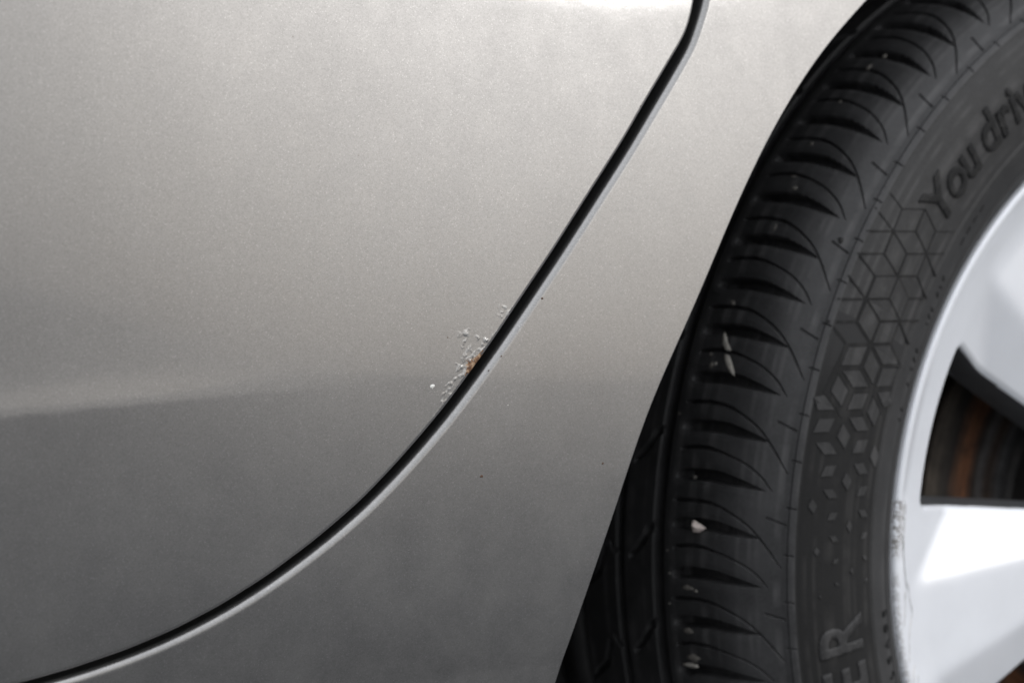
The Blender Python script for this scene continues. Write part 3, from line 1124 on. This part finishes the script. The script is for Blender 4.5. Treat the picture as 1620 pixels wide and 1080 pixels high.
# worn small print near the bead that can no longer be read: short strokes
for ph, s0, ln, sl in ((33.6, .1335, .0030, .3), (32.6, .1350, .0034, -.2), (31.6, .1350, .0030, .5), (29.8, .1362, .0034, .1), (28.9, .1362, .0034, .3), (28.0, .1368, .0030, -.3),
                       (24.6, .1365, .0034, .2), (23.5, .1368, .0034, .35), (22.4, .1372, .0034, -.1), (20.6, .1380, .0028, .2), (17.6, .1385, .0032, .3), (16.4, .1388, .0032, 0.1),
                       (38.6, .1325, .0035, 1.4), (40.2, .1322, .0035, 1.4), (41.8, .1320, .0035, 1.4), (43.4, .1318, .0035, 1.4)):
    r = prof_at(s0)[1]
    V = []
    for u, v in ((-0.5, -1), (0.5, -1), (0.5, 1), (-0.5, 1)):
        s = s0 - v * ln / 2 * math.cos(sl) * 0.9
        phi = ph + math.degrees((u * 0.0010 + v * ln / 2 * math.sin(sl)) / r)
        V.append((phi, s))
    pts_ = [tyre_pt(np.array(p), np.array(s), 0.00045 + sidewall_relief(np.array(s))) for p, s in V] + [tyre_pt(np.array(p), np.array(s), -0.0002 + sidewall_relief(np.array(s))) for p, s in V]
    obj('worn_print_stroke', mesh_np('worn_print_stroke', pts_, [(0, 1, 2, 3), (0, 4, 5, 1), (1, 5, 6, 2), (2, 6, 7, 3), (3, 7, 4, 0)], smooth=False), M_DARK, tyre)

# small moulding nub on the shoulder and a mould line
dome('moulding_nub', tyre_pt(np.array(30.22), np.array(0.0672), 0.0), tyre_pt(np.array(30.22), np.array(0.0672), 1.0) - tyre_pt(np.array(30.22), np.array(0.0672), 0.0),
     0.0017, 0.0009, M_DARK, tyre, 3)


def tyre_patch(name, outline, h, mat, parent=tyre):
    """thin smear on the tread skin, outline in (phi, s)"""
    o_ = np.array(outline, float)
    c = o_.mean(0)
    ring = [tyre_pt(np.array(p), np.array(s), h * 0.4) for p, s in o_]
    low = [tyre_pt(np.array(p), np.array(s), -0.0003) for p, s in (o_ - c) * 1.03 + c]
    inner = [tyre_pt(np.array(p), np.array(s), h) for p, s in (o_ - c) * 0.6 + c]
    n = len(ring)
    vs_ = low + ring + inner + [tyre_pt(np.array(c[0]), np.array(c[1]), h)]
    fs = []
    for i in range(2):
        fs += [(i * n + k, i * n + (k + 1) % n, (i + 1) * n + (k + 1) % n, (i + 1) * n + k) for k in range(n)]
    fs += [(2 * n + k, 2 * n + (k + 1) % n, 3 * n) for k in range(n)]
    return obj(name, mesh_np(name, vs_, fs), mat, parent)


tyre_patch('scuff_mark', [(19.95, .0245), (19.6, .0262), (19.0, .0288), (18.45, .0318), (18.40, .0285), (18.8, .0258), (19.4, .0243)], 0.0003, M_CHALK)
tyre_patch('scuff_mark', [(18.05, .0285), (17.95, .0318), (17.3, .0345), (16.75, .0362), (16.35, .0372), (16.55, .0345), (17.1, .0315), (17.6, .0292)], 0.0003, M_CHALK)
for k, (ph, s, dp, dsz, m) in enumerate([(17.15, .0243, .22, .0011, M_CHALK), (17.0, .0215, .35, .0022, M_DUST), (17.9, .0195, .18, .0014, M_DUST), (47.75, .0300, .45, .0016, M_DUST), (49.2, .0335, .35, .0013, M_DUST),
                                         (33.75, .0330, .22, .0022, M_DUST), (29.8, .0327, .35, .0009, M_DUST), (38.4, .0285, .25, .0016, M_DUST), (43.2, .0290, .3, .0010, M_DUST), (34.9, .0290, .12, .0022, M_DUST),
                                         (22.6, .0240, .25, .0018, M_DUST), (-2.0, .0215, .28, .0042, M_DUST), (-2.15, .0270, .15, .0010, M_CHALK), (-5.75, .0205, .3, .0036, M_DUST), (-8.0, .0220, .42, .0050, M_DUST),
                                         (-8.75, .0200, .2, .0060, M_CHALK), (7.4, .0230, .18, .0016, M_DUST), (-1.0, .0085, .1, .0006, M_CHALK), (0.9, .0070, .1, .0006, M_CHALK), (-3.6, .0080, .1, .0006, M_CHALK), (12.6, .0065, .1, .0006, M_CHALK)]):
    o_ = [(ph + dp * math.cos(t) * random.uniform(0.5, 1.1), s + dsz * math.sin(t) * random.uniform(0.5, 1.1)) for t in np.linspace(0, 2 * math.pi, 9, endpoint=False)]
    tyre_patch('dust_smear', o_, 0.00018, m)

# ------------------------------------------------------------------ stone wedged in a groove (a thing of its own)
sc_, sn_ = tyre_pt(np.array(3.25), np.array(0.0285), 0.0), tyre_pt(np.array(3.25), np.array(0.0285), 1.0) - tyre_pt(np.array(3.25), np.array(0.0285), 0.0)
av = np.array([0.0, 0, 1.0])
av = av - sn_ * (av @ sn_)
av /= np.linalg.norm(av)
bv = np.cross(av, sn_)          # across the tread
bm = bmesh.new()
for u, v, w in ((-.0040, .0030, .0004), (-.0034, -.0024, .0004), (.0006, -.0022, .0006), (.0046, .0002, .0002), (.0004, .0022, .0008), (-.0026, .0034, .0008),
                (-.0026, .0008, .0024), (-.0004, .0000, .0021), (-.0020, 0, -.003), (.0015, 0, -.003)):
    bm.verts.new(Vector(bv * u + av * v + sn_ * w))
bmesh.ops.convex_hull(bm, input=bm.verts)
bmesh.ops.bevel(bm, geom=bm.edges[:], offset=0.00012, segments=1, affect='EDGES')
me = bpy.data.meshes.new('stone')
bm.to_mesh(me)
bm.free()
stone = obj('stone', me, M_STONE)
stone.location = Vector(sc_)
tag(stone, 'small pale pinkish stone wedged in a groove of the tyre tread', 'stone')

# ------------------------------------------------------------------ rim
SPOKES = 6
SC = -12.2                    # centre of the spoke that points forward, degrees
HALF = 30.0
OPEN_C, OPEN_H = 18.2, 12.4   # centre and half angle of the window above it
R_OUT, R_IN = 0.2026, 0.068

r_l = np.r_[np.linspace(0.012, 0.062, 24), np.linspace(0.0635, 0.075, 20), np.linspace(0.077, 0.190, 72), np.linspace(0.1915, 0.1985, 9),
            np.linspace(0.1990, R_OUT + 0.003, 22), np.linspace(R_OUT + 0.004, 0.2225, 20), np.linspace(0.2230, 0.2292, 26)]
half_l = np.r_[np.linspace(-HALF, -OPEN_H - 2.6, 34)[:-1], np.linspace(-OPEN_H - 2.6, -OPEN_H + 1.6, 36)[:-1], np.linspace(-OPEN_H + 1.6, OPEN_H - 1.6, 26)[:-1],
               np.linspace(OPEN_H - 1.6, OPEN_H + 2.6, 36)[:-1], np.linspace(OPEN_H + 2.6, HALF, 34)[:-1]]
phis = np.concatenate([half_l + OPEN_C + k * 60.0 for k in range(6)])
RR, PH = np.meshgrid(r_l, phis, indexing='ij')
LOC = (PH - OPEN_C + 30.0) % 60.0 - 30.0           # angle from the window centre
FROM_SPOKE = 30.0 - np.abs(LOC)                    # angle from the spoke centre line
# outer ring: rounded lip, then a shallow cone falling inwards
ring = np.interp(RR, [0.16, 0.19, 0.2026, 0.210, 0.217, 0.2215, 0.2242, 0.2262, 0.2274, 0.2281, 0.2288, 0.2292], [0.026, 0.0135, 0.0085, 0.0058, 0.0030, 0.0006, -0.0012, -0.0016, -0.0008, 0.0010, 0.004, 0.008])
ring = np.where(RR < 0.16, 0.026 + (0.16 - RR) * 0.45, ring)
sd = 0.55 * np.log1p(np.exp((FROM_SPOKE - 7.4) / 0.55)) * np.radians(1) * RR   # distance down the flank
top = 0.0075 + (0.2026 - RR) * 0.02 + 0.010 * smoothstep(0.10, 0.04, RR)
spoke = top + 0.42 * sd


def smin(a, b, k):
    h = np.clip(0.5 + 0.5 * (b - a) / k, 0, 1)
    return b * (1 - h) + a * h - k * h * (1 - h)


YF = smin(ring, spoke, 0.0026)
YF = np.where(RR > 0.2195, ring, YF)
hub = 0.013 + 0.0 * RR
YF = np.where(RR < 0.075, YF * smoothstep(0.045, 0.075, RR) + hub * (1 - smoothstep(0.045, 0.075, RR)), YF)
# window outline as a rounded sector (negative inside)
da = (np.abs(LOC) - OPEN_H) * np.radians(1) * RR
dr = np.maximum(RR - R_OUT, R_IN - RR)
rad = 0.0060
qa, qr = da + rad, dr + rad
sdf = np.minimum(np.maximum(qa, qr), 0) + np.hypot(np.maximum(qa, 0), np.maximum(qr, 0)) - rad
lipr = 0.0016
depth = np.where(sdf > lipr, 0, 0.0)
x = np.clip((lipr - sdf) / (2 * lipr), 0, 1)
depth = 0.0016 * x * x
wall = np.clip((-lipr - sdf) / 0.0024, 0, 1)
depth = depth + 0.019 * wall
# snap everything inside the cut line onto it, so the window edge is clean
CUT = 0.0042
ins = sdf < -CUT
use_a = ins & (da >= dr)
use_r = ins & (da < dr)
PH2 = np.where(use_a, PH - LOC + np.sign(LOC) * (OPEN_H - np.degrees(CUT / RR)), PH)
RR2 = np.where(use_r, np.where(RR > 0.13, R_OUT - CUT, R_IN + CUT), RR)
V = np.stack([-RR2 * np.cos(np.radians(PH2)), YF + depth, RR2 * np.sin(np.radians(PH2))], -1)
nr, nc = V.shape[:2]
i0, j0 = np.meshgrid(np.arange(nr - 1), np.arange(nc), indexing='ij')
j1 = (j0 + 1) % nc
mx = np.maximum.reduce([sdf[i0, j0], sdf[i0, j1], sdf[i0 + 1, j0], sdf[i0 + 1, j1]])
keep = mx > -CUT
F_ = np.stack([i0 * nc + j0, (i0 + 1) * nc + j0, (i0 + 1) * nc + j1, i0 * nc + j1], -1)[keep]
# scrape mask: kerb rash on the flange ahead of the spoke
PH_w = (PH + 180) % 360 - 180
scr = smoothstep(7.2, 6.6, PH_w) * smoothstep(-1.0, 1.5, PH_w) * smoothstep(0.2165, 0.2185, RR) * smoothstep(0.2283, 0.2277, RR)
scr += 0.5 * smoothstep(-1, -3, PH_w) * smoothstep(-40, -20, PH_w) * smoothstep(0.2235, 0.2255, RR) * smoothstep(0.2283, 0.2277, RR)
used = np.unique(F_)
remap = np.full(nr * nc, -1)
remap[used] = np.arange(len(used))
# make sure faces look outwards (-Y)
me = mesh_np('rim', V.reshape(-1, 3)[used], remap[F_])
dep_f = depth.reshape(-1)[F_].min(1)
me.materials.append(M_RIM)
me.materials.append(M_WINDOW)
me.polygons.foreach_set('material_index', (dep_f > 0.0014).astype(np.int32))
me.attributes.new('scrape', 'FLOAT', 'POINT').data.foreach_set('value', np.clip(scr, 0, 1).reshape(-1)[used].astype(np.float32))
if me.polygons[len(me.polygons) // 2].normal.y > 0:
    me.flip_normals()
rim = obj('rim', me, M_RIM, car)
# barrel behind the face
brl = [(0.008, 0.2292), (0.02, 0.2245), (0.05, 0.214), (0.09, 0.206), (0.17, 0.210), (0.195, 0.224), (0.197, 0.2285)]
V = np.array([[(-r * math.cos(a), y, r * math.sin(a)) for a in np.linspace(0, 2 * math.pi, 128, endpoint=False)] for y, r in brl])
obj('rim_barrel', mesh_np('rim_barrel', V.reshape(-1, 3), grid_faces(len(brl), 128, wrap=True)), M_SHIELD, rim)
# centre cap and bolts
V = np.array([[(-r * math.cos(a), y, r * math.sin(a)) for a in np.linspace(0, 2 * math.pi, 48, endpoint=False)] for r, y in ((0.030, 0.014), (0.0295, 0.0105), (0.026, 0.0085), (0.012, 0.0078), (0.0005, 0.0077))])
obj('centre_cap', mesh_np('centre_cap', V.reshape(-1, 3), grid_faces(5, 48, wrap=True, flip=True)), M_RIM, rim)
for k in range(5):
    a0 = math.radians(18 + 72 * k)
    cx, cz = -0.052 * math.cos(a0), 0.052 * math.sin(a0)
    vs_ = [(cx + r * math.cos(t * math.pi / 3), y, cz + r * math.sin(t * math.pi / 3)) for r, y in ((0.009, 0.02), (0.009, 0.006), (0.0075, 0.0045)) for t in range(6)]
    fs = [(i * 6 + t, i * 6 + (t + 1) % 6, (i + 1) * 6 + (t + 1) % 6, (i + 1) * 6 + t) for i in range(2) for t in range(6)] + [tuple(12 + t for t in range(6))]
    obj('wheel_bolt', mesh_np('wheel_bolt', vs_, fs, smooth=False), M_BRAKE, rim)


def rim_face(r, phi_deg):
    i = int(np.argmin(np.abs(r_l - r)))
    j = int(np.argmin(np.abs(((phis - phi_deg + 180) % 360) - 180)))
    return float(YF[i, j])


# kerb scrapes: raised burrs of bare metal below the rash
def burr(p0, p1, w):
    (ph0, r0), (ph1, r1) = p0, p1
    vs_ = []
    for t in np.linspace(0, 1, 9):
        ph, r = ph0 + (ph1 - ph0) * t + 0.25 * math.sin(t * 7 + ph0), r0 + (r1 - r0) * t
        ww = w * math.sin(math.pi * min(max(t, 0.06), 0.94)) * random.uniform(0.7, 1.2)
        dph = math.degrees(ww / r)
        for u, h in ((-1, 0.0003), (0, -0.00035), (1, 0.0003)):
            a = math.radians(ph + u * dph)
            vs_.append((-r * math.cos(a), rim_face(r, ph) + h, r * math.sin(a)))
    fs = [(3 * i + k, 3 * i + k + 1, 3 * i + k + 4, 3 * i + k + 3) for i in range(8) for k in range(2)]
    obj('kerb_scrape', mesh_np('kerb_scrape', vs_, fs), M_ALU, rim)


for p0, p1, w in (((2.2, .2185), (-4.8, .2150), .0005), ((-4.2, .2135), (-8.2, .2110), .0007), ((-8.0, .2115), (-13.5, .2215), .0006), ((-5.0, .2165), (-9.2, .2215), .0004),
                  ((-14.5, .2160), (-17.2, .2225), .0006), ((-16.6, .2150), (-19.4, .2225), .0005), ((-18.4, .2140), (-21.6, .2225), .0005), ((-21, .2150), (-24, .2230), .0005)):
    burr(p0, p1, w)

# ------------------------------------------------------------------ brake behind the wheel
prof_d = [(0.035, 0.040), (0.072, 0.040), (0.0755, 0.043), (0.076, 0.068), (0.079, 0.070), (0.1395, 0.070), (0.1405, 0.0715), (0.1405, 0.0775), (0.136, 0.078), (0.136, 0.084), (0.1405, 0.0845), (0.1405, 0.090), (0.08, 0.091)]
V = np.array([[(-r * math.cos(a), y, r * math.sin(a)) for a in np.linspace(0, 2 * math.pi, 128, endpoint=False)] for r, y in prof_d])
brake = obj('brake_disc', mesh_np('brake_disc', V.reshape(-1, 3), grid_faces(len(prof_d), 128, wrap=True, flip=True), smooth=False), M_BRAKE, car)
prof_s = [(0.05, 0.100), (0.146, 0.100), (0.150, 0.097), (0.158, 0.090), (0.160, 0.092), (0.160, 0.115), (0.203, 0.135)]
V = np.array([[(-r * math.cos(a), y, r * math.sin(a)) for a in np.linspace(0, 2 * math.pi, 96, endpoint=False)] for r, y in prof_s])
obj('dust_shield', mesh_np('dust_shield', V.reshape(-1, 3), grid_faces(len(prof_s), 96, wrap=True, flip=True)), M_SHIELD, brake)
